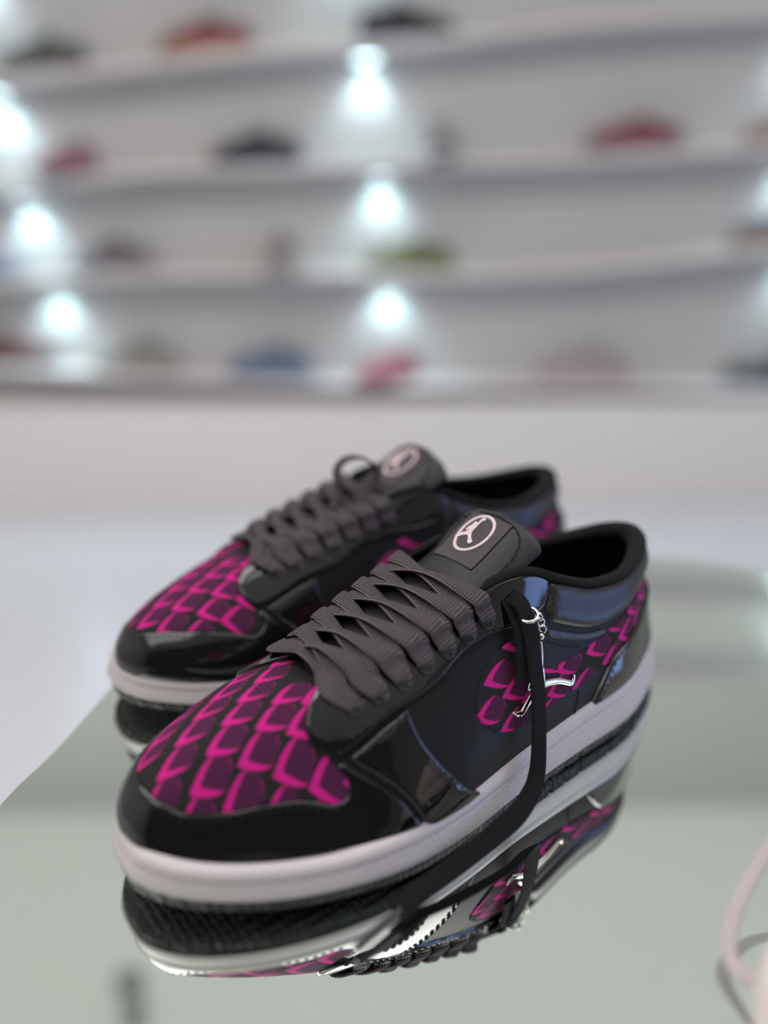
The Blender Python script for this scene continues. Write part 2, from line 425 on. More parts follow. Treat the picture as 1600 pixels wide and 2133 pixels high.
# outlines of the panels in (s,v), lateral side
TOE_L = [(.3153, .075), (.3215, .155), (.3306, .25), (.3420, .345), (.3556, .437), (.3690, .515)]
FAB_L = [(.3715, .490), (.3639, .432), (.3615, .378), (.3645, .328), (.3720, .325), (.3833, .362), (.3944, .375), (.4150, .3625), (.4250, .337), (.4472, .3125), (.4667, .300), (.4806, .3125), (.5000, .325)]
FAB_M = [(.5208, .3375), (.5319, .340), (.5444, .365), (.56, .395), (.59, .405), (.615, .39), (.632, .35), (.637, .39), (.636, .44), (.6290, .500)]
SEAM2 = [(.325, .65), (.3208, .55), (.3125, .45), (.2986, .3375), (.2792, .2125), (.2569, .05)]
DIAG = [(.3660, .538), (.3542, .582), (.3431, .625), (.3319, .646)]
EYE_B = [(.1889, .79), (.2, .745), (.2130, .718), (.2208, .7125), (.2347, .725), (.2556, .748), (.2736, .745), (.2847, .72), (.2958, .68), (.3083, .6625), (.3208, .66), (.3319, .655), (.3431, .635), (.3542, .592), (.3665, .549), (.3740, .540)]
EYE_F = [(.3792, .5500), (.3903, .6050), (.4028, .6800), (.4097, .755), (.4160, .85), (.4220, .985)]
COUNTER = [(.1417, .03), (.1389, .08), (.1333, .20), (.1264, .315), (.1181, .38), (.1028, .425), (.0889, .448), (.0700, .475), (.045, .50), (.02, .515)]
SIDE = [(.2120, .60), (.2194, .65), (.2292, .66), (.2417, .65), (.2528, .62), (.2597, .575), (.2637, .51), (.2632, .4625), (.2605, .42), (.2528, .36), (.2417, .30), (.225, .2425), (.2069, .218), (.1847, .2375), (.1583, .2625), (.1458, .2875), (.1250, .335), (.1153, .385), (.0972, .450), (.08, .480), (.05, .525), (.02, .545)]
SIDE_T = [(.02, .785), (.0444, .775), (.0640, .735), (.0847, .70), (.1056, .660), (.1181, .6125), (.1333, .5625), (.1458, .525), (.1639, .4875), (.1806, .455), (.194, .468), (.2035, .52)]
COLLAR_B = [(.1885, .715), (.1694, .70), (.1528, .675), (.1361, .6650), (.1236, .668), (.1111, .70), (.0972, .725), (.0806, .760), (.0600, .790), (.04, .806), (.02, .812)]
# ---------------------------------------------------------------- the sneaker
def tongue_frame(t):
    """t 0 at the throat, 1 at the top: centre, half width, tangent in xz"""
    C = crom_open([(22.2, 6.25), (20.8, 6.95), (19, 7.7), (17, 8.4), (15.2, 9.05), (13.6, 9.75), (12.2, 10.6), (11.05, 11.3)], 64)
    k = np.clip(np.asarray(t)*63, 0, 63); i = np.minimum(np.floor(k).astype(int), 62); f = (k-i)[..., None]
    c = C[i]*(1-f)+C[i+1]*f
    T = np.gradient(C, axis=0); tt = T[i]*(1-f)+T[i+1]*f; tt = tt/np.linalg.norm(tt, axis=-1, keepdims=True)
    hw = 1.55+1.35*np.clip(np.asarray(t), 0, 1)**.8
    return c, hw, tt
def tongue_pt(t, y, off=0.0):
    c, hw, tt = tongue_frame(t); t = np.asarray(t, float); y = np.asarray(y, float)
    drop = .80*(np.abs(y)/2.8)**2.2
    nx, nz = tt[..., 1], -tt[..., 0]
    sg = np.where(nz < 0, -1, 1); nx, nz = nx*sg, nz*sg
    return np.stack([c[..., 0]+nx*(off-drop), y, c[..., 1]+nz*(off-drop)], -1)

FIG = [(-.05,.94),(.13,.9),(.17,.77),(.05,.70),(.02,.36),(.03,.26),(.02,-.05),(.12,-.2),(.3,-.38),(.5,-.48),(.44,-.65),(.28,-.63),(.12,-.41),(-.06,-.27),(-.33,-.37),(-.47,-.5),(-.6,-.59),(-.74,-.49),(-.54,-.28),(-.26,-.11),(-.21,.08),(-.33,-.08),(-.45,-.03),(-.38,.22),(-.28,.35),(-.34,.47),(-.24,.57),(-.09,.48),(-.09,.75)]
FIG = [(a-.40, b) for a, b in FIG]
def fill(poly, fn, th, lift):
    """polygon -> solid plate; fn maps (a,b),off -> xyz"""
    P = ccw(resample(np.asarray(poly, float), .09))
    n = len(P)
    ov, _, of, _, _, oid = delaunay_2d_cdt([Vector(p) for p in P], [], [list(range(n))], 0, 1e-6, True)
    of = [f for f, ids in zip(of, oid) if 0 in ids]
    Q = np.array([tuple(p) for p in ov]); m = len(Q)
    top = fn(Q, lift+th); bot = fn(Q, lift); rim_t = fn(P, lift+th); rim_b = fn(P, lift)
    V = np.vstack([top, bot, rim_t, rim_b])
    a = Q[of[0][1]]-Q[of[0][0]]; b = Q[of[0][2]]-Q[of[0][0]]
    F = [tuple(f) for f in of]+[tuple(i+m for i in f[::-1]) for f in of]
    F += [(2*m+i, 2*m+(i+1) % n, 2*m+n+(i+1) % n, 2*m+n+i) for i in range(n)]
    return V, F

def ring_path(c, e1, e2, r, n=40):
    a = np.linspace(0, 2*np.pi, n, endpoint=False)
    return c+np.cos(a)[:, None]*e1*r+np.sin(a)[:, None]*e2*r

def eyelet_sv(k, lat):
    s = .3670-k*(.3670-.2520)/6; v = .750+.011*k
    return (s, v) if lat else (1-s, v)

def make_shoe(name, loc, yaw, side, near):
    root = empty(name, (loc[0], loc[1], 0), yaw)
    fl = side < 0
    mv = np.array([1, side, 1.0])
    def add(nm, V, F, mat, par=root, **kw):
        return mesh_obj(nm, np.asarray(V)*mv, F, mat, par, flip=(fl != kw.pop('inv', False)), **kw)

    # ---- sole
    n = 720
    O = crom(SOLE, np.linspace(0, len(SOLE), n, endpoint=False)); ON = out_norm(O)
    z0 = z_sole(O[:, 0])+.02; th = th_mid(O[:, 0])
    prof = [(.0, .35), (.0, .04), (.03, .0), (.25, .0), (.50, .0), (.555, .0), (.575, .045), (.595, .045), (.615, .0), (.70, -.05), (.80, -.055), (.90, -.02), (.965, .06), (1.0, .20), (.99, .75), (.95, 1.6)]
    V = np.concatenate([np.c_[O-ON*(.347*h+i*min(1, 1) + 0*th)[:, None], z0+th*h] for h, i in prof]).reshape(len(prof), n, 3)
    F = grid_faces(len(prof), n, wrap_m=True)
    per = np.r_[0, np.cumsum(np.linalg.norm(np.diff(O, axis=0), axis=1))]
    uv = np.stack([np.tile(per, len(prof)), np.repeat([h*2.2 for h, _ in prof], n)], 1)
    add('midsole', V.reshape(-1, 3), F, M['midsole_tex'], uv=uv, inv=True)
    notch = ((per % 1.15) < .14) & (O[:, 0] < 12)
    ins = .10+.10*notch
    rows = [(0.0, 0.0), (.06, 0.0), (.30, .02), (.52, .05), (.60, .16)]
    L = [np.c_[O-ON*(ins+i)[:, None], z0-d] for d, i in rows]
    for kk in np.linspace(.12, 1, 9):
        c = np.c_[np.clip(O[:, 0], 3.5, 26.5), 0*O[:, 0]]
        q = O-ON*.26
        q = q*(1-kk)+c*kk
        L.append(np.c_[q, z_sole(q[:, 0])+.02-.60+0*q[:, 0]])
    V = np.array(L)
    add('outsole', V.reshape(-1, 3), grid_faces(len(L), n, wrap_m=True), M['outsole_tex'])

    # ---- base upper and inside
    ns, nv = 300, 40
    ss, vv = np.meshgrid(np.linspace(0, 1, ns, endpoint=False), np.linspace(0, 1, nv), indexing='ij')
    add('upper', upper(ss, vv).reshape(-1, 3), grid_faces(ns, nv, wrap_n=True), M['leather'], inv=True)
    ss, vv = np.meshgrid(np.linspace(0, 1, 160, endpoint=False), np.linspace(.05, 1, 20), indexing='ij')
    add('inner_lining', upper(ss, vv, -.22-.12*(1-vv)).reshape(-1, 3), grid_faces(160, 20, wrap_n=True), M['inside'])
    O2 = O[::6]-ON[::6]*.7
    cc = np.c_[np.clip(O2[:, 0], 3, 26), 0*O2[:, 0]]
    V = np.vstack([np.c_[O2, z_sole(O2[:, 0])+th_mid(O2[:, 0])+.1], np.c_[cc, z_sole(cc[:, 0])+th_mid(cc[:, 0])+.15]])
    add('insole', V, grid_faces(2, len(O2), wrap_m=True), M['inside'])

    # ---- printed toe box
    scales = []
    a, b = np.array([-.76, 1.10]), np.array([-.97, -.47])
    fabpoly = np.array(FAB_L+FAB_M+[(.6208, .5500), (.608, .62), (.596, .70), (.588, .79), (.580, .985), (.420, .985), (.412, .79), (.404, .70), (.392, .62), (.3792, .5500)])
    for j in range(-4, 9):
        for i in range(-6, 7):
            t = np.array([26.61, .50])+i*a+i*i*np.array([-.065, -.08])+j*b
            t = t+np.array([.05*math.sin(3*i+j), .05*math.cos(2*i-j)])
            if not (20.5 < t[0] < 30.4 and abs(t[1]) < 5.2): continue
            o_, i_ = scale_shape(t, (-1, .16+.035*t[1]), .93, .08)
            o_, i_ = o_*[1, side], i_*[1, side]
            so, si = to_sv(o_), to_sv(i_)
            er = np.abs(upper_raw(np.r_[so, si][:, 0], np.r_[so, si][:, 1])[:, :2]-np.r_[o_, i_]).max()
            if er > .05: continue
            if not inside(so*KUV, fabpoly*KUV).any(): continue
            if (np.abs(np.diff(so[:, 0])) > .03).any(): continue
            scales.append((t[0], so, si))
    scales.sort(key=lambda q: -q[0])
    inner = []
    for _, so, si in scales: inner += [(so, 1), (si, 2)]
    big = fabpoly.copy()
    X, F, fm, P = panel(big, .03, .10, .17, inner=inner)
    add('toe_box', X, F, [M['fabric_black'], M['fabric_pink'], M['fabric_purple']], fmat=fm, uv=P)

    # ---- patent panels
    toe = [(.3060, .01)]+TOE_L+FAB_L+FAB_M+mir(TOE_L)+[(.6940, .01)]
    X, F, fm, P = panel(toe, .09, .14, .19)
    tc = add('toe_cap', X, F, M['patent'])
    edge = [(s+(-.0 if s < .5 else 0), v-.035) for s, v in FAB_L[3:]+FAB_M[:7]]
    v_, f_ = stitches([edge], .075, .36, .25, .03); add('stitching', v_, f_, M['thread'], tc, inv=False)
    for lat in (True, False):
        mm = (lambda L: L) if lat else mir
        dg = [(s, v-.018) for s, v in DIAG]
        fore = [(s-.004, v) for s, v in TOE_L]+dg+SEAM2+[(.2460, .01), (.3030, .01)]
        fore = fore if lat else [(1-s, v) for s, v in fore]
        X, F, fm, P = panel(fore, .21, .16, .19)
        fp = add('forefoot_panel', X, F, M['patent'])
        l1 = [(s-.0035, v) for s, v in TOE_L]; l2 = [(s-.0085, v) for s, v in TOE_L]
        l3 = [(s+.0045, v+.004) for s, v in SEAM2]; l4 = [(s+.0100, v+.01) for s, v in SEAM2]
        ls = [l1[:-1], l3, l4, l2[:-1]]
        ls = ls if lat else [[(1-s, v) for s, v in L] for L in ls]
        v_, f_ = stitches(ls, .205); add('stitching', v_, f_, M['thread'], fp)
        eye = EYE_B+EYE_F+[(.40, .992), (.36, .992), (.32, .992), (.28, .992), (.24, .992), (.2, .992), (.1795, .985), (.1819, .8875)]
        eye = eye if lat else [(1-s, v) for s, v in eye]
        X, F, fm, P = panel(eye, .19, .16, .19)
        ep = add('eyestay', X, F, M['patent'])
        l1 = [(s, v+.022) for s, v in EYE_B[2:]]
        if not lat: l1 = [(1-s, v) for s, v in l1]
        v_, f_ = stitches([l1], .185); add('stitching', v_, f_, M['thread'], ep)
    # ---- side print running round the heel
    poly = SIDE+[(0, .645)]+neg(SIDE)[0:]+neg(SIDE_T)+[(0, .845)]+SIDE_T
    scales = []
    tips = [(14.4, 7.1), (15.84, 6.1), (16.75, 4.95), (15.41, 4.0), (15.0, 5.3), (13.9, 4.65), (13.7, 6.25), (12.5, 5.55), (13.1, 3.5), (12.2, 4.3), (11.4, 5.1), (10.42, 3.9), (9.19, 5.17), (8.1, 4.3), (7.7, 5.85), (6.68, 5.02), (5.6, 5.9), (5.0, 5.0), (3.9, 5.9)]
    for t in tips:
        o_, i_ = scale_shape(t, (-1, .02), 1.06, -.05)
        so, si = to_sv(o_, True), to_sv(i_, True)
        if np.abs(upper_raw(np.r_[so, si][:, 0], np.r_[so, si][:, 1])[:, [0, 2]]-np.r_[o_, i_]).max() > .08: continue
        scales.append((so, si)); scales.append((so*[-1, 1], si*[-1, 1]))
    inner = []
    for so, si in scales: inner += [(so, 1), (si, 2)]
    X, F, fm, P = panel(poly, .07, .07, .18, inner=inner)
    add('side_panel', X, F, [M['fabric_black'], M['fabric_pink'], M['fabric_purple']], fmat=fm, uv=P)
    # ---- heel counter, collar
    poly = COUNTER+[(0, .588)]+neg(COUNTER)+[(-.1306, .01), (.1306, .01)]
    X, F, fm, P = panel(poly, .22, .16, .19)
    hc = add('heel_counter', X, F, M['patent'])
    cl = [(s-.004, v-.005) for s, v in COUNTER]+[(0, .565)]; cl2 = [(s-.0095, v-.02) for s, v in COUNTER[:-1]]+[(0, .535)]
    v_, f_ = stitches([cl+neg(cl)], .215, .36, .25, .034); add('stitching', v_, f_, M['thread'], hc)
    poly = COLLAR_B+[(0, .87)]+neg(COLLAR_B)+[(-.1815, .90), (-.1785, .985), (-.12, .992), (-.06, .992), (0, .992), (.06, .992), (.12, .992), (.1785, .985), (.1815, .90)]
    X, F, fm, P = panel(poly, .34, .75, .2)
    cp = add('collar_pad', X, F, M['collar_leather'])
    for lat in (1, -1):   # raised seam below the pad
        L = [(.1885, .682), (.1694, .666), (.1528, .642), (.1361, .632), (.1250, .634)]
        Lb = [(s-.001, v-.055) for s, v in L]
        poly = [(lat*s, v) for s, v in L+Lb[::-1]]
        X, F, fm, P = panel(poly, .09, .2, .12)
        add('collar_seam', X, F, M['collar_leather'])
    qs = [[(lat*s, v) for s, v in [(.1889, .61), (.1667, .565), (.152, .545)]] for lat in (1, -1)]
    qs += [[(lat*s, v) for s, v in [(.154, .255), (.1555, .16), (.157, .05)]] for lat in (1, -1)]
    for L in qs:
        v_, f_ = stitches([L], .02, .24, .18, .03); tag(add('quarter_stitching', v_, f_, M['thread']), kind='stuff')
    # collar lining roll
    s = np.linspace(-.253, .253, 150); top = upper(s, np.ones_like(s))
    T = norm(np.gradient(top, axis=0)); hor = norm(np.cross(T, [0, 0, 1.0]))
    c0 = np.array([7.5, 0, 8.0]); sg = np.sign(((c0-top)*hor).sum(1))[:, None]; hor = hor*sg
    r = .15+.30*np.exp(-(s/.085)**2)
    r = r*np.clip((.2535-np.abs(s))/.012, .25, 1)
    cen = top+hor*(r*1.0-.16)[:, None]+np.array([0, 0, .10])
    N = norm(np.cross(T, hor)); N = N*np.sign(N[:, 2:3])
    v_, f_, uv_ = sweep(cen, N, r*1.15+.05, r*.85+.08, 14, 2.2)
    uvl = np.stack([np.tile(np.arange(14)*.18, 150), np.repeat(np.arange(150)*.2, 14)], 1)
    add('collar_lining', v_, f_, M['lining'], uv=uvl, inv=False)
    for lat in (1, -1):   # rolled edge of the throat
        s = np.linspace(.255, .497, 60); s = s if lat > 0 else 1-s
        e = upper(s, np.ones_like(s), .07); nn = upper(s, np.ones_like(s), .3)-e
        v_, f_, _ = sweep(e, nn, .10, .13, 8, 2.0); add('throat_edge', v_, f_, M['leather'], inv=lat < 0)

    # ---- tongue
    nt_, na = 56, 28
    tt = np.linspace(0, 1, nt_); rows = []
    a = np.linspace(0, 2*np.pi, na, endpoint=False)
    for t in tt:
        sc = math.sqrt(max(0.0, 1-max(0, (t-.90)/.10)**2.2))*.82+.18 if t > .90 else 1.0
        _, hw, _ = tongue_frame(np.array(t))
        y = np.sign(np.cos(a))*np.abs(np.cos(a))**.8*float(hw)*sc
        off = np.sin(a)*(.30 if t < .93 else .30*math.sqrt(max(.02, 1-((t-.93)/.07)**2)))
        rows.append(tongue_pt(np.full(na, t), y-.2*t, off))
    V = np.array(rows).reshape(-1, 3); F = grid_faces(nt_, na, wrap_m=True)+[tuple((nt_-1)*na+k for k in range(na))]
    tg = add('tongue', V, F, M['tongue'], inv=True)
    # rim stitching of the tongue
    parts = []
    rim = [(.50, 1.8), (.62, 2.0), (.74, 2.1), (.84, 2.05), (.91, 1.7), (.945, 1.1), (.955, .3), (.955, -.6), (.94, -1.4), (.90, -2.0), (.82, -2.4), (.70, -2.4), (.55, -2.2)]
    rp = crom_open(rim, 200); X = tongue_pt(rp[:, 0], rp[:, 1], .295); N = tongue_pt(rp[:, 0], rp[:, 1], .5)-X
    cc = np.r_[0, np.cumsum(np.linalg.norm(np.diff(X, axis=0), axis=1))]
    for q in np.arange(.1, cc[-1]-.3, .36):
        p3 = np.array([[np.interp(z, cc, X[:, k]) for k in range(3)] for z in (q, q+.12, q+.24)])
        nn = norm(np.array([[np.interp(q, cc, N[:, k]) for k in range(3)]]*3))
        v_, f_, _ = sweep(p3, nn, .04, .035, 6, 2.0); parts.append((v_, f_))
    v_, f_ = merge(parts); add('stitching', v_, f_, M['thread'], tg)
    # woven label with the ring and the leaping figure
    tb, tp_ = .680, .945
    lt, ly = np.meshgrid(np.linspace(tb, tp_, 22), np.linspace(-1.50, 1.12, 22), indexing='ij')
    X = tongue_pt(lt, ly, .335); Xb = tongue_pt(lt, ly, .20)
    V = np.vstack([X.reshape(-1, 3), Xb.reshape(-1, 3)]); F = grid_faces(22, 22)
    bdr = [j for j in range(22)]+[i*22+21 for i in range(1, 22)]+[21*22+j for j in range(20, -1, -1)]+[i*22 for i in range(20, 0, -1)]
    F += [(bdr[i], bdr[(i+1) % len(bdr)], bdr[(i+1) % len(bdr)]+484, bdr[i]+484) for i in range(len(bdr))]
    uv = np.vstack([np.stack([ly.ravel(), lt.ravel()*15], 1)]*2)
    lb = mesh_obj('label', V*mv, F, M['label'], tg, uv=uv, flip=not fl)
    tc_ = .832          # tongue parameter of the ring centre
    dl = float(np.linalg.norm(tongue_pt(tc_+.01, 0.0)-tongue_pt(tc_-.01, 0.0)))/.02
    ycen = -.40*side if side < 0 else -.40
    def on_label(Q, off):
        Q = np.asarray(Q, float); return tongue_pt(tc_+Q[:, 1]/dl, Q[:, 0], off)
    # the figure must not read mirrored on the right shoe
    fx = lambda P: [((p[0]+.25)*side-.25, p[1]) for p in P]
    an = np.linspace(0, 2*np.pi, 64, endpoint=False)
    ring = np.stack([-.25+.86*np.cos(an), 1.08*np.sin(an)], 1)
    X = on_label(ring, .345); N = on_label(ring, .6)-X
    Xc = np.vstack([X, X[:2]]); Nc = np.vstack([N, N[:2]])
    v_, f_, _ = sweep(Xc, Nc, .085, .05, 8, 2.6, caps=False); add('emblem_ring', v_, f_, M['logo'], lb)
    v_, f_ = fill(fx(FIG), on_label, .06, .33)
    mesh_obj('emblem_figure', v_*mv, f_, M['logo'], lb, smooth=False)

    # ---- eyelets and laces
    for lat in (True, False):
        for k in range(7):
            s_, v_ = eyelet_sv(k, lat)
            p = upper(np.array(s_), np.array(v_), .20); nn = upper(np.array(s_), np.array(v_), .4)-p
            V, F = torus(p, nn, .30, .055, 20, 8); add('eyelet', V, F, M['eyelet'], inv=True)
    sl = np.linspace(.19, .49, 120); OL = upper(sl, np.ones_like(sl))
    ts = np.linspace(0, 1, 80); TCL = tongue_pt(ts, np.zeros(80), .30)
    def lace_run(k0, lat0, k1, lat1, l0, lm, l1, mat='lace', w=.385, nm='lace'):
        A = np.array
        def end(k, lat, lift):
            s_, v_ = eyelet_sv(k, lat)
            nn = norm(upper(A(s_), A(v_), .5)-upper(A(s_), A(v_), 0))
            return upper(A(s_), A(v_), -.06), upper(A(s_), A(v_+.02), .27+lift*.4), nn
        a0, b0, n0 = end(k0, lat0, l0); a1, b1, n1 = end(k1, lat1, l1)
        s0, v0 = eyelet_sv(k0, lat0); s1, v1 = eyelet_sv(k1, lat1)
        t = np.linspace(0, 1, 60)[:, None]; Lp = b0*(1-t)+b1*t
        ye = np.interp(Lp[:, 0], OL[:, 0], OL[:, 1])
        i0 = int(np.argmax(np.abs(Lp[:, 1]) < ye)); i1 = len(t)-1-int(np.argmax((np.abs(Lp[:, 1]) < ye)[::-1]))
        def over(s_, v_, i, lat, lift):
            sc = float(np.interp(Lp[i, 0], OL[:, 0], sl)); sc = sc if lat else 1-sc
            R = []
            for f, o in ((.5, .35), (1.0, .40)):
                ss_, vv_ = s_*(1-f)+sc*f, v_*(1-f)+.985*f
                p = upper(A(ss_), A(vv_), o+lift*f); R.append((p, norm(upper(A(ss_), A(vv_), o+.5)-upper(A(ss_), A(vv_), o))))
            return R
        up = A([-.30, 0, .95])
        R0, R1 = over(s0, v0, i0, lat0, l0), over(s1, v1, i1, lat1, l1)
        mid = .5*(R0[-1][0]+R1[-1][0]); zt = float(np.interp(-mid[0], -TCL[:, 0], TCL[:, 2]))
        mid[2] = max(mid[2]+.10-.5*(l0+l1)+lm, zt+.14+lm)
        P = [a0, b0]+[r_[0] for r_ in R0]+[mid]+[r_[0] for r_ in R1[::-1]]
        Ns = [n0, n0]+[r_[1] for r_ in R0]+[up]+[r_[1] for r_ in R1[::-1]]
        P += [b1, a1]; Ns += [n1, n1]
        path = crom_open(np.array(P), 60); Nn = crom_open(norm(np.array(Ns)), 60)
        V, F, uv = sweep(path, Nn, w, .085, 12, 3.2)
        return add(nm, V, F, M[mat], uv=uv, inv=False)
    lace_run(0, True, 0, False, .02, .04, .24)
    for k in range(6):
        lace_run(k, False, k+1, True, .02, .27, .24)
        lace_run(k, True, k+1, False, .0, .05, .22)
    return root, add
# ---------------------------------------------------------------- the pair on the mirror
left, addL = make_shoe('sneaker', (14.36276, 43.44819), 3.77721, 1, True)
tag(left, 'black sneaker with fuchsia scale print and silver figure pin, nearest the camera', 'sneaker', 'pair of black sneakers on the mirror')
right, addR = make_shoe('sneaker', (12.09198, 53.56044), 3.61738, -1, False)
tag(right, 'black sneaker with fuchsia scale toe standing behind its mate, lace loop sticking up', 'sneaker', 'pair of black sneakers on the mirror')

def band(add, nm, pts, nrm, w, t, mat, n=70, par=None):
    p = crom_open(np.array(pts, float), n); N = crom_open(norm(np.array(nrm, float)), n)
    V, F, uv = sweep(p, N, w, t, 12, 3.0)
    kw = {} if par is None else {'par': par}
    return add(nm, V, F, M[mat], uv=uv, **kw)
# long lace end hanging over the lateral side down to the mirror
hang = [(13.45, 2.9, 9.0), (13.3, 3.35, 8.85), (13.22, 3.62, 8.45), (13.22, 3.95, 7.7), (13.34, 4.55, 6.05), (13.45, 4.85, 5.1), (13.62, 5.12, 4.13), (13.85, 5.42, 2.8), (14.15, 5.65, 1.95), (14.8, 5.95, 1.45), (16.37, 6.44, 1.2), (19.24, 6.65, .85), (21.37, 6.66, .52), (22.5, 6.87, .42)]
hn = [(0, .8, .6), (0, .9, .45), (0, 1, .3), (0, 1, .2), (0, 1, .2), (0, 1, .2), (0, 1, .2), (.1, 1, .2), (.2, .9, .4), (.1, .75, .65), (0, .6, .8), (0, .45, .9), (0, .4, .9), (0, .4, .9)]
band(addL, 'hanging_lace', hang, hn, .42, .085, 'lace_dark', 110)
tp = [(22.3, 6.83, .43), (22.8, 6.92, .42), (23.8, 7.09, .40), (24.55, 7.22, .38)]
band(addL, 'aglet', tp, [(0, .4, .9)]*4, .17, .15, 'aglet', 20)
stub = [(13.6, 2.9, 8.9), (13.6, 3.3, 8.5), (13.6, 3.75, 7.8), (13.8, 4.1, 6.8), (14.05, 4.38, 5.75)]
band(addL, 'short_lace_end', stub, [(0, .8, .6), (0, 1, .3), (0, 1, .1), (0, 1, .05), (0, 1, 0)], .36, .09, 'lace_dark', 40)
# silver rings of the lace charm
ch = addL('lace_charm', *torus(np.array([13.12, 3.72, 8.35]), (.35, .25, 1), .40, .07, 28, 10), M['chrome'], inv=True)
for q_, ax in (((12.62, 3.82, 8.15), (1, .35, .2)), ((12.48, 3.86, 7.85), (.2, 1, .4)), ((12.42, 3.9, 7.55), (1, .3, .1))):
    addL('charm_link', *torus(np.array(q_), ax, .17, .05, 20, 8), M['chrome'], ch, inv=True)
# leaping-figure pin on the printed side panel, (x, z) on the lateral wall
def limb(pts, w0, w1, off=.16):
    p = crom_open(np.array(pts, float), 16); sv = to_sv(p, True)
    X = upper(sv[:, 0], sv[:, 1], off); N = norm(upper(sv[:, 0], sv[:, 1], off+.3)-X)
    w = np.linspace(w0, w1, 16); v, f, _ = sweep(X, N, w, w*.75, 10, 2.0); return v, f
def ball(x, z, r):
    sv = to_sv([(x, z)], True); c = upper(sv[:, 0], sv[:, 1], .18)[0]
    th = np.linspace(.05, np.pi-.05, 8); ph = np.linspace(0, 2*np.pi, 12, endpoint=False)
    V = np.array([c+r*np.array([np.sin(a_)*np.cos(b_), np.sin(a_)*np.sin(b_), np.cos(a_)]) for a_ in th for b_ in ph])
    return V, grid_faces(8, 12, wrap_m=True)+[tuple(range(12)), tuple(range(84, 96))]
v_, f_ = merge([limb([(12.45, 5.05), (13.0, 4.92), (13.5, 4.62), (14.0, 4.32), (14.22, 4.25)], .20, .13), limb([(14.1, 4.32), (14.35, 4.38), (14.5, 4.5)], .12, .09),
  limb([(12.7, 5.0), (12.1, 4.9), (11.4, 4.72), (10.8, 4.42), (10.6, 4.3)], .20, .12), limb([(10.62, 4.22), (10.42, 4.38), (10.32, 4.62)], .12, .08),
  limb([(12.58, 4.85), (12.55, 5.3), (12.55, 5.75)], .20, .24), limb([(12.5, 5.7), (12.35, 6.2), (12.25, 6.75)], .13, .09),
  limb([(12.55, 5.75), (12.95, 5.62), (13.2, 5.35), (13.45, 5.05)], .13, .09), ball(12.85, 6.12, .21), ball(12.2, 6.95, .16)])
addL('figure_pin', v_, f_, M['chrome'])
# cord ends at the head of the eyestay
for add_ in (addL, addR):
    c = upper(np.array(.2575), np.array(1.0), .12)
    band(add_, 'cord_end', [c+[.22, .05, .02], c+[.1, .05, .10], c+[-.1, .06, .2]], [(0, .6, .8)]*3, .11, .11, 'tan', 8)
# lace loop standing up on the far shoe
loop = [(17.3, -1.0, 9.0), (16.91, -1.0, 9.92), (17.03, -1.0, 10.89), (16.58, -1.0, 11.51), (15.71, -1.0, 11.6), (14.84, -1.0, 11.12), (14.55, -1.0, 10.38), (15.01, -1.0, 9.6)]
band(addR, 'lace_loop', loop, [(-1, 0, -.2), (-1, 0, 0), (-.9, 0, -.3), (-.6, 0, -.8), (0, 0, -1), (.7, 0, -.7), (1, 0, 0), (.9, 0, .3)], .40, .08, 'lace', 60)
# ---------------------------------------------------------------- room and mirror table
def wall_mat(name, col, rough=.75, vary=.02):
    return simple(name, col, rough, spec=.3, vary=vary, bump=(25, .03, .002, 3))
M['wall'] = wall_mat('greige_painted_wall', (.565, .553, .533))
M['shelf'] = wall_mat('greige_painted_shelf', (.80, .755, .735), .6)
M['ceiling'] = wall_mat('ceiling_with_added_glow', (.66, .68, .62))
_b = M['ceiling'].node_tree.nodes['Principled BSDF']
_b.inputs['Emission Color'].default_value = (1.0, .985, .95, 1); _b.inputs['Emission Strength'].default_value = .24  # glow added to the ceiling to brighten the room and the mirror
M['frame_white'] = simple('white_frame_paint', (.7, .7, .7), .5)
M['floor'] = simple('white_glossy_floor', (.68, .68, .71), .25, spec=.45, vary=.02)
def mirror_mat():
    m, nt, b = new_mat('green_tinted_mirror_glass')
    b.inputs['Base Color'].default_value = (.87, .935, .87, 1); b.inputs['Metallic'].default_value = 1.0; b.inputs['Roughness'].default_value = .012
    tc = nd(nt, 'ShaderNodeTexCoord'); no = nd(nt, 'ShaderNodeTexNoise'); no.inputs['Scale'].default_value = 6
    nt.links.new(tc.outputs['Object'], no.inputs['Vector'])
    mr = nd(nt, 'ShaderNodeMapRange'); mr.inputs['To Min'].default_value = .008; mr.inputs['To Max'].default_value = .03
    nt.links.new(no.outputs[0], mr.inputs['Value']); nt.links.new(mr.outputs[0], b.inputs['Roughness'])
    return m
M['mirror'] = mirror_mat()
M['glass_edge'] = simple('polished_glass_edge', (.28, .31, .28), .12, spec=.6)
M['table_leg'] = simple('brushed_steel', (.55, .55, .56), .3, metal=1.0)
def box(name, lo, hi, mat, parent=None, bev=0.0):
    lo, hi = np.array(lo, float), np.array(hi, float)
    V = np.array([[(lo, hi)[i][0], (lo, hi)[j][1], (lo, hi)[k][2]] for i in (0, 1) for j in (0, 1) for k in (0, 1)])
    F = [(0, 1, 3, 2), (4, 6, 7, 5), (0, 4, 5, 1), (2, 3, 7, 6), (0, 2, 6, 4), (1, 5, 7, 3)]
    o = mesh_obj(name, V, F, mat, parent, smooth=False)
    if bev:
        md = o.modifiers.new('bevel', 'BEVEL'); md.width = bev*CM; md.segments = 2
    return o
FZ, CZ = -74.0, 215.0
tag(box('floor', (-300, -300, FZ-4), (300, 320, FZ), M['floor']), kind='structure')
tag(box('wall_back', (-300, 300, FZ), (300, 308, CZ), M['wall']), kind='structure')
tag(box('wall_left', (-308, -300, FZ), (-300, 308, CZ), M['wall']), kind='structure')
tag(box('ceiling', (-308, -300, CZ), (308, 308, CZ+5), M['ceiling']), kind='structure')
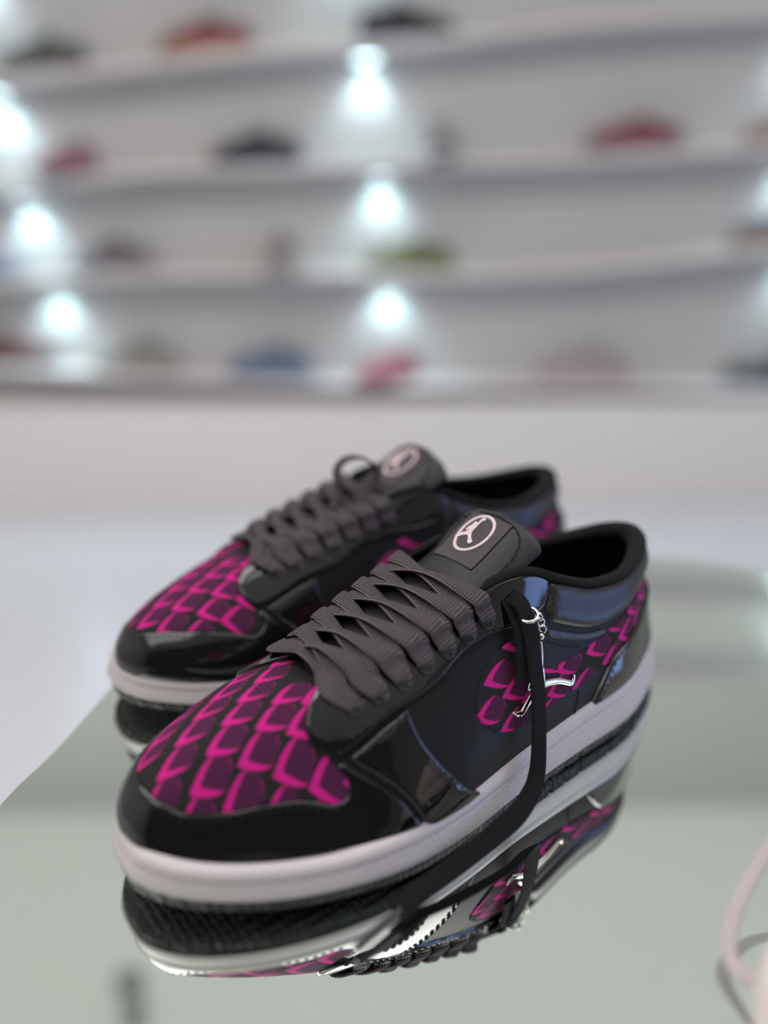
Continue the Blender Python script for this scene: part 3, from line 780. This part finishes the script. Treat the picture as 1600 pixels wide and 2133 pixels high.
M['brightening_header'] = wall_mat('added_brightening_board_paint', (.77, .775, .735))  # unseen board added to brighten the upper wall's reflection in the mirror
M['bounce_plinth'] = wall_mat('plinth_with_floor_bounce', (.90, .86, .825))  # lighter tone stands in for light bounced up from the floor
tag(box('bounce_lit_baseboard', (-300, 286.5, FZ), (230, 300, -39.5), M['bounce_plinth']), kind='structure')
tag(box('brightening_board_1', (-300, 298.8, 98), (230, 300, CZ), M['brightening_header']), kind='structure')
# right wall with the shop window
rw = empty('wall_right'); tag(rw, kind='structure')
for nm, lo, hi in (('wall_panel', (230, -300, FZ), (238, -30, CZ)), ('wall_panel', (230, 80, FZ), (238, 308, CZ)),
                   ('wall_panel', (230, -30, FZ), (238, 80, 5)), ('wall_panel', (230, -30, 85), (238, 80, CZ))):
    box(nm, lo, hi, M['wall'], rw)
M['pane'] = None
m, nt, b = new_mat('blue_daylight_window_pane')
b.inputs['Base Color'].default_value = (.2, .3, .6, 1); b.inputs['Emission Color'].default_value = (.20, .34, .85, 1); b.inputs['Emission Strength'].default_value = .6
M['pane'] = m
w1 = empty('window_1', (232, 25, 45)); tag(w1, kind='structure')
box('pane', (1, -54, -39), (2, 54, 39), M['pane'], w1)
for nm, lo, hi in (('frame', (-3, -55, -40), (3, -51, 40)), ('frame', (-3, 51, -40), (3, 55, 40)), ('frame', (-3, -51, -40), (3, 51, -36)), ('frame', (-3, -51, 36), (3, 51, 40)), ('mullion', (-3, -1.5, -36), (3, 1.5, 36))):
    box(nm, lo, hi, M['table_leg'], w1)
m, nt, b = new_mat('lit_fill_diffuser')
b.inputs['Base Color'].default_value = (.9, .9, .9, 1); b.inputs['Emission Color'].default_value = (1, .96, .94, 1); b.inputs['Emission Strength'].default_value = 1.6
M['fill_diffuser'] = m
NAMEP = ['above the left of the mirror table', 'above the right of the mirror table', 'behind the viewer']
for (c, sx, sy), nm in zip(FILL_PANELS, NAMEP):  # unseen fixtures made up to carry the added fill lights
    e = empty('fill_panel', (c[0], c[1], CZ)); tag(e, 'flat white fill light panel added out of view '+nm, 'ceiling light', 'added fill light panels')
    box('fill_diffuser', (-sx/2, -sy/2, -3.0), (sx/2, sy/2, -1.2), M['fill_diffuser'], e)
    for lo, hi in (((-sx/2-2, -sy/2-2, -3.4), (sx/2+2, -sy/2, 0)), ((-sx/2-2, sy/2, -3.4), (sx/2+2, sy/2+2, 0)), ((-sx/2-2, -sy/2, -3.4), (-sx/2, sy/2, 0)), ((sx/2, -sy/2, -3.4), (sx/2+2, sy/2, 0))):
        box('frame', lo, hi, M['frame_white'], e)

# mirror table: outline follows the visible glass edge
TOP = [(-19.5, 5), (-18.4, 20), (-17.1, 31.7), (-16.1, 35.0), (-15.7, 37.1), (-15.0, 41.3), (-13.1, 51), (-11.2, 61), (-10.2, 66), (-9.5, 67.8), (-8.0, 68.3), (-5.5, 67.5), (4, 64.2), (12, 61.3), (19.1, 58.9), (23.6, 57.6), (26.9, 55.5), (36, 55.5), (46, 47), (55, 36), (60, 20), (56, 2), (40, -12), (10, -16), (-10, -10)]
tbl = empty('mirror_table', (0, 0, 0)); tag(tbl, 'mirror-topped display table with rounded glass edge under the sneakers', 'table')
P = smooth_poly(TOP, 2); n = len(P); cen = P.mean(0)
ring = lambda k, z: np.c_[cen+(P-cen)*k, np.full(n, z)]
V = np.vstack([ring(.9925, 0), [[cen[0], cen[1], 0]]])
mesh_obj('mirror_top', V, [(i, (i+1) % n, n) for i in range(n)], M['mirror'], tbl, smooth=False)
R_ = [ring(.9925, 0), ring(.9965, -.06), ring(1, -.35), ring(1, -1.0), ring(.997, -1.25), ring(.97, -1.25)]
V = np.vstack(R_+[[[cen[0], cen[1], -1.25]]])
mesh_obj('glass_edge', V, grid_faces(len(R_), n, wrap_m=True)+[((len(R_)-1)*n+i, (len(R_)-1)*n+(i+1) % n, len(R_)*n) for i in range(n)], M['glass_edge'], tbl, flip=True)
a = np.linspace(0, 2*np.pi, 32, endpoint=False)
prof = [(3.2, -1.3), (3.2, -66), (5, -70), (18, -72.5), (19, -73.4), (19, -74)]
V = np.concatenate([np.stack([20+r*np.cos(a), 25+r*np.sin(a), np.full(32, z)], 1) for r, z in prof])
mesh_obj('pedestal', V, grid_faces(len(prof), 32, wrap_m=True), M['table_leg'], tbl)

# ---------------------------------------------------------------- wavy shelves on the back wall, with lamps and shoes
SH = [
 [(-210, 49), (-170, 55), (-119, 61), (-73, 65), (-28, 69), (16, 71), (60, 75), (119, 78), (160, 80), (215, 82)],
 [(-210, 22), (-170, 26), (-124, 30), (-76, 35), (-30, 36), (16, 37), (63, 38), (124, 41), (165, 43), (215, 45)],
 [(-210, -2), (-170, 0), (-128, 2), (-80, 4), (-31, 4), (33, 3.5), (81, 6), (128, 11), (170, 14), (215, 16)],
 [(-210, -23), (-170, -24), (-132, -25.5), (-66, -30), (-8, -32.5), (51, -33.5), (92, -34.5), (135, -36), (170, -36), (215, -36)],
 [(-210, 88), (-123, 99), (-32, 107), (57, 113), (115, 117), (215, 122)],
 [(-210, 128), (-123, 136), (-32, 141), (57, 146), (115, 149), (215, 152)],
]
SHN = ['second from the top of those in view', 'third row', 'fourth row', 'lowest row', 'above the frame', 'topmost row near the ceiling']
SHL = ['wavy painted wall shelf, highest in view, holding a dark and a red shoe', 'wavy painted wall shelf with the navy shoe and the red and olive shoe',
       'wavy painted wall shelf with the olive green shoe', 'lowest wavy painted wall shelf, with the blue and the pink shoes',
       'wavy painted wall shelf just above the picture', 'wavy painted wall shelf near the ceiling']
shelf_z = []
for pts, lb in zip(SH, SHL):
    P = crom_open(pts, 90); shelf_z.append(P)
    prof = [(300.5, -2.4), (290, -2.4), (287.6, -2.1), (286.6, -1.2), (287.0, -.3), (288, 0), (300.5, 0)]
    V = np.concatenate([np.stack([P[:, 0], np.full(90, y), P[:, 1]+z], 1) for y, z in prof])
    F = grid_faces(len(prof), 90)+[tuple(k*90 for k in range(len(prof))), tuple(k*90+89 for k in range(len(prof)))[::-1]]
    o = mesh_obj('wall_shelf', V, F, M['shelf'], flip=True)
    tag(o, lb, 'shelf', 'wavy shelves on the back wall')
def zs(row, x): return float(np.interp(x, shelf_z[row][:, 0], shelf_z[row][:, 1]))

m, nt, b = new_mat('lit_lamp_lens')
b.inputs['Emission Color'].default_value = (.66, .92, 1, 1); b.inputs['Emission Strength'].default_value = 9.0
M['lens'] = m
M['lamp_body'] = simple('white_lamp_housing', (.75, .75, .75), .4)
def lathe(prof, seg=24):
    a = np.linspace(0, 2*np.pi, seg, endpoint=False)
    return np.concatenate([np.stack([r*np.cos(a), r*np.sin(a), np.full(seg, z)], 1) for r, z in prof]), grid_faces(len(prof), seg, wrap_m=True)
LAMPS = [(4, -121, 'top left'), (0, -118, 'left'), (1, -114, 'left'), (2, -109, 'left'), (0, -4, 'middle'), (1, 0, 'middle'), (2, 2, 'middle'), (4, -8, 'middle'),
         (0, 132, 'right'), (1, 133, 'right'), (2, 139, 'right'), (4, 152, 'right'), (5, 160, 'right')]
ROWN = {0: 'highest shelf in view', 1: 'shelf with the navy shoe', 2: 'shelf with the olive shoe', 4: 'shelf just above the picture', 5: 'shelf near the ceiling'}
COLN = {'top left': 'far left', 'left': 'far left', 'middle': 'middle', 'right': 'far right'}
for row, x, cn in LAMPS:
    z = zs(row, x)-2.6
    e = empty('shelf_lamp', (x, 293, z)); tag(e, 'round lit lamp under the %s, %s column' % (ROWN[row], COLN[cn]), 'lamp', 'lamps under the wall shelves')
    V, F = lathe([(0.01, 0), (4.2, 0), (4.4, -.4), (4.4, -1.8), (3.9, -2.0), (3.7, -1.7)]); mesh_obj('housing', V, F, M['lamp_body'], e, flip=True)
    V, F = lathe([(3.7, -1.75), (2.5, -2.1), (0.01, -2.3)]); mesh_obj('lens', V, F, M['lens'], e, flip=True)
    d = bpy.data.lights.new('lamp_light', 'SPOT'); d.energy = 3.2; d.color = (.60, .88, 1.0); d.spot_size = math.radians(118); d.spot_blend = .55; d.shadow_soft_size = .025
    lo = bpy.data.objects.new('lamp_light', d); COL.objects.link(lo); lo.parent = e; lo.location = (0, .03, -.03)
    lo.rotation_euler = (math.radians(-8), 0, 0)

# simple sneakers for the wall
def bg_meshes():
    out = {}
    n = 60
    O = crom(SOLE, np.linspace(0, len(SOLE), n, endpoint=False)); ON = out_norm(O)
    z0 = z_sole(O[:, 0])-.6; th = th_mid(O[:, 0])+.6
    prof = [(0, .5), (0, .05), (.1, 0), (.6, 0), (.9, 0), (1, .2), (1, .9)]
    V = np.concatenate([np.c_[O-ON*(.15*th*h+i)[:, None], z0+th*h] for h, i in prof])
    F = grid_faces(len(prof), n, wrap_m=True)+[tuple(range(n))]
    out['sole'] = (V, F)
    ss, vv = np.meshgrid(np.linspace(0, 1, 60, endpoint=False), np.linspace(0, 1, 10), indexing='ij')
    out['upper'] = (upper(ss, vv).reshape(-1, 3), grid_faces(60, 10, wrap_n=True))
    rows = []
    a = np.linspace(0, 2*np.pi, 10, endpoint=False)
    for t in np.linspace(0, 1, 10):
        _, hw, _ = tongue_frame(np.array(t)); rows.append(tongue_pt(np.full(10, t), np.cos(a)*float(hw), np.sin(a)*.35))
    out['tongue'] = (np.array(rows).reshape(-1, 3), grid_faces(10, 10, wrap_m=True)+[tuple(90+k for k in range(10))])
    O2 = O-ON*.7
    out['insole'] = (np.c_[O2, z_sole(O2[:, 0])+th_mid(O2[:, 0])+.1], [tuple(range(n))])
    parts = []
    for k in range(6):
        s = .360-k*.022
        A, B = upper(np.array(s), np.array(.88), .2), upper(np.array(1-s), np.array(.88), .2)
        m_ = .5*(A+B)+[0, 0, .8]
        p = crom_open(np.array([A, m_, B]), 8); v, f, _ = sweep(p, np.tile([[-.3, 0, .95]], (8, 1)), .38, .12, 6, 2.5); parts.append((v, f))
    out['laces'] = merge(parts)
    me = {}
    for k, (V, F) in out.items():
        mm_ = bpy.data.meshes.new('wall_shoe_'+k); mm_.from_pydata([tuple(p*CM) for p in V], [], F)
        mm_.polygons.foreach_set('use_smooth', np.ones(len(mm_.polygons), dtype=bool)); mm_.materials.append(None); me[k] = mm_
    return me
BG = bg_meshes(); _mc = {}
def colmat(c, rough=.6):
    if c not in _mc: _mc[c] = simple('shoe_colour_%d' % len(_mc), c, rough)
    return _mc[c]
def wall_shoe(name, x, row, yaw, cu, csole, ctong, label, y=293.8, scale=1.0, z=None, group='shoes shown on the wall shelves'):
    e = empty(name, (x, y, zs(row, x) if z is None else z), yaw); e.scale = (scale,)*3
    tag(e, label, 'shoe', group)
    for k, c in (('sole', csole), ('upper', cu), ('tongue', ctong), ('laces', csole), ('insole', (.02, .02, .02))):
        o = bpy.data.objects.new(k, BG[k]); COL.objects.link(o); o.parent = e
        o.material_slots[0].link = 'OBJECT'; o.material_slots[0].material = colmat(c)
    # recentre the length on the empty
    e.location += Vector((-15*scale*math.cos(yaw), -15*scale*math.sin(yaw), 0))*CM
    return e
PI = math.pi
BK, NV, RD, OL, BL, PK, GY, MR, TN, WH = (.03, .03, .03), (.02, .02, .05), (.20, .035, .05), (.13, .125, .05), (.09, .15, .24), (.40, .14, .18), (.22, .20, .20), (.12, .03, .03), (.50, .33, .16), (.7, .68, .66)
def wx(px, y=293.8): return (px-800)/1800*1.02*y*.985
W = [
 (0, 172, PI*.97, (.06, .055, .045), (.10, .09, .08), BK, 'charcoal shoe on the highest shelf in view, near the left lamp'),
 (0, 478, PI*.97, RD, TN, (.10, .12, .10), 'dark red shoe with tan sole on the highest shelf in view'),
 (0, 850, PI*.03, BK, NV, NV, 'navy and black shoe at the top edge of the picture'),
 (1, 205, PI*1.35, (.34, .15, .19), GY, (.3, .28, .3), 'small pinkish grey shoe beside the second left lamp'),
 (1, 560, PI*.96, (.018, .017, .028), (.06, .06, .10), NV, 'black and navy shoe left of the middle lamp'),
 (1, 912, PI*1.5, (.12, .12, .12), WH, GY, 'grey shoe seen end-on right of the middle lamp'),
 (1, 1285, PI*.97, RD, (.30, .24, .26), OL, 'red and olive shoe alone on the right of its shelf'),
 (1, 1590, PI*.97, (.28, .17, .15), (.45, .28, .2), GY, 'brown and pink shoe at the right edge, upper shelf'),
 (2, -5, PI*.03, (.16, .17, .24), GY, NV, 'blue grey shoe cut by the left edge of the picture'),
 (2, 258, PI*.93, (.15, .13, .14), (.32, .30, .32), GY, 'dark grey shoe right of the third left lamp'),
 (2, 600, PI*1.5, (.30, .25, .24), (.45, .42, .4), GY, 'pale brown shoe seen end-on left of the middle lamp'),
 (2, 855, PI*.95, OL, (.27, .28, .15), (.06, .10, .07), 'olive green shoe under the middle lamp'),
 (2, 1585, PI*.97, (.10, .10, .14), TN, NV, 'navy shoe with tan sole at the right edge'),
 (3, 35, PI*.10, (.13, .05, .05), (.30, .24, .22), (.16, .14, .10), 'maroon shoe on the lowest shelf at the left edge'),
 (3, 285, PI*.97, (.26, .25, .22), (.42, .36, .33), (.35, .33, .31), 'olive grey shoe on the lowest shelf, right of the left lamp'),
 (3, 565, PI*.97, BL, (.30, .32, .40), (.12, .16, .26), 'blue shoe on the lowest shelf'),
 (3, 815, PI*1.25, (.40, .13, .17), (.52, .30, .32), (.42, .22, .20), 'pink and red shoe on the lowest shelf under the middle lamp'),
 (3, 1215, PI*.97, (.40, .32, .34), (.55, .44, .44), (.20, .18, .18), 'pale pink and grey shoe on the lowest shelf'),
 (3, 1600, PI*.93, (.05, .045, .04), (.5, .55, .65), BK, 'black shoe with pale sole on the lowest shelf, right edge'),
]
for row, px, yaw, cu, cs_, ct, lb in W:
    wall_shoe('display_shoe', wx(px), row, yaw, cu, cs_, ct, lb)

# ---------------------------------------------------------------- pale sneaker in the front right corner of the table
YW = math.radians(160)
ws = wall_shoe('pale_sneaker', 25.0, 0, YW, (.72, .62, .56), (.78, .70, .66), (.25, .08, .13), 'cream sneaker with a pale lace, cut by the lower right corner', y=14.2, z=.62)
del ws['group']
p = crom_open(np.array([(16.5, 27.2, 3.6), (15.2, 26.6, 2.9), (13.6, 25.3, 1.9), (12.3, 23.9, 1.2), (11.7, 22.9, .8), (11.55, 22.0, .6), (11.9, 21.2, .9), (12.6, 20.4, 2.0), (14.0, 19.6, 4.2)], float), 60)
V, F, uv = sweep(p, np.tile([[-.2, -.5, .85]], (60, 1)), .26, .09, 10, 2.6)
M['pale_lace'] = weave('pale_pink_lace', (.45, .38, .39), (.72, .63, .64), 52, 40)
o = mesh_obj('loose_lace', V, F, M['pale_lace'], ws, uv=uv)
o.matrix_parent_inverse = (Matrix.Translation(ws.location) @ Matrix.Rotation(YW, 4, 'Z')).inverted()
# grey spotlight on the ceiling, seen only as a soft smear in the mirror
M['dark_metal'] = simple('grey_powder_coated_metal', (.36, .37, .36), .5)
e = empty('ceiling_spotlight', (-78.5, 199, CZ)); tag(e, 'small grey unlit spotlight hanging from the ceiling near the wall', 'spotlight')
V, F = lathe([(.01, 0), (3.2, 0), (3.2, -1.2), (1.0, -1.4), (1.0, -7), (.01, -7)], 20); mesh_obj('mount', V, F, M['dark_metal'], e, flip=True)
V, F = lathe([(.01, -6), (3.4, -6), (4.0, -7), (4.0, -19), (3.6, -19.4), (3.4, -18.2), (.01, -17.6)], 24); mesh_obj('body', V, F, M['dark_metal'], e, flip=True)
